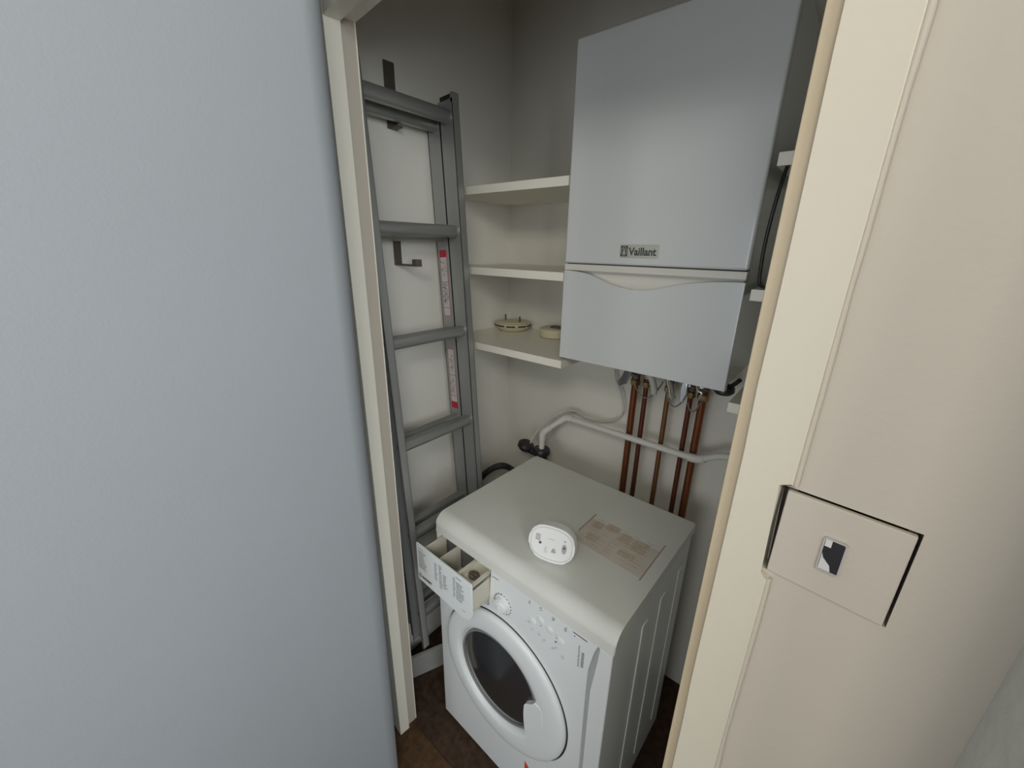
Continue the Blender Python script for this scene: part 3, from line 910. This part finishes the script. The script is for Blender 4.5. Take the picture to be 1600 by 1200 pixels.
# porthole door
bm = bmesh.new()
o_ = (DC[0], -WD, DC[1])
b_lathe(bm, [(DR+0.0045, 0.0), (DR+0.0045, 0.0012), (DR, 0.0012), (DR, 0.0)], o_, '-Y', 72)
link_mesh('door_gap', bm, 'black', wa, 30)
GC, GR = (0.2625, 0.4225), 0.152
bm = bmesh.new()
n = 96
rings = []
spec = [(0.0, 0.0), (0.0, 0.006), (0.03, 0.011), (0.10, 0.0145), (0.25, 0.0165), (0.55, 0.0175), (0.82, 0.0165), (0.93, 0.0125), (1.0, 0.004), (1.0, 0.001)]
def glass_r(t):
    # the handle lobe bites into the lower right of the porthole
    d = (t-R(-9)+PI) % (2*PI)-PI
    return GR
for (f, h) in spec:
    ring = []
    for k in range(n):
        t = 2*PI*k/n
        ox, oz = DC[0]+DR*math.cos(t), DC[1]+DR*math.sin(t)
        gx, gz = GC[0]+GR*math.cos(t), GC[1]+GR*math.sin(t)
        ring.append(bm.verts.new((ox+(gx-ox)*f, -WD-h, oz+(gz-oz)*f)))
    rings.append(ring)
for r0, r1 in zip(rings, rings[1:]):
    for k in range(n):
        bm.faces.new((r0[k], r0[(k+1) % n], r1[(k+1) % n], r1[k]))
door = link_mesh('door', bm, 'fascia', wa, 40)
# glass bowl and its rim
bm = bmesh.new()
b_lathe(bm, [(GR+0.001, -0.002), (GR-0.010, 0.0015), (GR-0.018, 0.004), (GR-0.05, 0.010), (0.05, 0.013), (0, 0.0135)], (GC[0], -WD, GC[1]), '-Y', 64)
gl_ = link_mesh('porthole', bm, 'glass', door, 40)
gl_['label'] = 'dark porthole glass'
bm = bmesh.new()
b_lathe(bm, [(GR-0.004, 0.0), (GR-0.006, 0.0055), (GR-0.011, 0.0058), (GR-0.012, 0.002)], (GC[0], -WD, GC[1]), '-Y', 64)
link_mesh('inner_rim', bm, 'grey', door, 40)
# handle lobe over the lower right of the glass
hp = [(0.4085, 0.480), (0.396, 0.464), (0.382, 0.452), (0.375, 0.441), (0.3735, 0.425), (0.3735, 0.400), (0.376, 0.370), (0.380, 0.345), (0.385, 0.322), (0.392, 0.308)]
outer = []
for k in range(0, 15):
    t = R(-46+k*(46+19)/14)
    outer.append((GC[0]+(GR+0.022)*math.cos(t), GC[1]+(GR+0.022)*math.sin(t)))
bm = bmesh.new()
b_prism(bm, [(p.x, p.z) for p in curve_pts([(x, 0, z) for x, z in hp], 4)][:-1]+outer, lambda x, z: (x, -WD-0.0178, z), lambda x, z: (x, -WD-0.004, z), 0.0025)
link_mesh('door_handle', bm, 'fascia', door, 50)

# faded printed sticker on the worktop
def topq(x, b): return (x, -b, 0.8503)
cs = [(0.3577, 0.167), (0.5656, 0.152), (0.5620, 0.312), (0.3520, 0.300)]
bm = bmesh.new()
b_prism(bm, cs, lambda x, b: (x, -b, 0.8499), lambda x, b: (x, -b, 0.8503))
sh = link_mesh('faded_sticker', bm, 'sheet', wa)
sh['label'] = 'faded brownish instruction sticker on the top'
bm = bmesh.new()
for (x, b_, w_, h_) in ((0.385, 0.205, 0.030, 0.034), (0.425, 0.190, 0.040, 0.030), (0.400, 0.262, 0.034, 0.030), (0.470, 0.205, 0.030, 0.040), (0.515, 0.210, 0.040, 0.050), (0.500, 0.262, 0.046, 0.024)):
    b_prism(bm, rrect(x-w_/2, x+w_/2, b_-h_/2, b_+h_/2, 0.006), lambda x, b: (x, -b, 0.8502), lambda x, b: (x, -b, 0.8504))
link_mesh('faded_picture', bm, 'stain', sh)['kind'] = 'stuff'
bm = bmesh.new()
random.seed(5)
for col_ in range(5):
    for i in range(9):
        x = 0.372+col_*0.036+random.uniform(0, .004); b_ = 0.178+i*0.0135
        l = random.uniform(0.012, 0.026)
        b_box(bm, (x, -b_-0.0007, 0.8502), (x+l, -b_+0.0007, 0.85055))
for (p, q_, t) in (((0.3577, 0.163), (0.3545, 0.262), 0.0014), ((0.5650, 0.156), (0.5625, 0.318), 0.0012)):
    b_box(bm, (min(p[0], q_[0])-t, -q_[1], 0.8502), (max(p[0], q_[0])+t*0.2, -p[1], 0.8506))
link_mesh('faded_lines', bm, 'stain_line', sh)['kind'] = 'stuff'

# ------------------------------------------------------------------ carbon monoxide alarm standing on the machine
AL = WM @ Matrix.Translation((0.3630, -0.4065, 0.8505)) @ Matrix.Rotation(R(17), 4, 'Z') @ Matrix.Rotation(R(-14), 4, 'X')
al = root('gas_alarm', 'white oval gas alarm standing on top of the washing machine', 'alarm', None, AL)
def alm(w_, h_, cx=0.0, cz=0.0, n=10, e=2.6):
    out = []
    for k in range(4*n):
        t = 2*PI*k/(4*n)
        c, s = math.cos(t), math.sin(t)
        out.append((cx+w_/2*math.copysign(abs(c)**(2/e), c), cz+h_/2*math.copysign(abs(s)**(2/e), s)))
    return out
AW, AH = 0.122, 0.094
bm = bmesh.new()
b_prism(bm, alm(AW, AH, 0, AH/2), lambda x, z: (x, -0.016, z), lambda x, z: (x, 0.014, z), 0.005, 3)
body = link_mesh('casing', bm, 'white', al, 40)
bm = bmesh.new()
b_ring(bm, alm(AW*0.90, AH*0.88, 0, AH/2), alm(AW*0.885, AH*0.86, 0, AH/2), lambda x, z: (x, -0.0166, z), lambda x, z: (x, -0.0155, z))
link_mesh('front_seam', bm, 'print_pale', al, 40)
rc = []
for i in range(4):
    rc.append((-0.036, 0.064-i*0.0045, 0.013, 0.0016, 0))
marks('sound_slot', rc, -0.0167, 'print', al)
a, b = fx(-0.0172, -0.0155)
prism('test_button', ell(0.0345, 0.0445, 0.0062, 0.0125), a, b, 'print_pale', al)
prism('status_light', ell(0.0345, 0.0475, 0.0028, 0.0028, 12), lambda x, z: (x, -0.0180, z), lambda x, z: (x, -0.0165, z), 'print', al)
prism('alarm_icon', [(0.002, 0.027), (0.014, 0.027), (0.012, 0.036), (0.008, 0.039), (0.004, 0.036)], a, b, 'print_pale', al)
prism('power_icon', ell(-0.029, 0.044, 0.0035, 0.0035, 12), a, b, 'print', al)
rc = [(0.0345, 0.0640, 0.006, 0.0018, 0.7), (0.0345, 0.0640, 0.006, 0.0018, -0.7)]
for i in range(5):
    rc.append((-0.012+random.uniform(-.002, .002), 0.036-i*0.0035, random.uniform(.006, .011), 0.0009, 0))
    rc.append((0.000, 0.060-i*0.0, 0.018, 0.0008, 0))
marks('small_print', rc, -0.0167, 'print_pale', al)
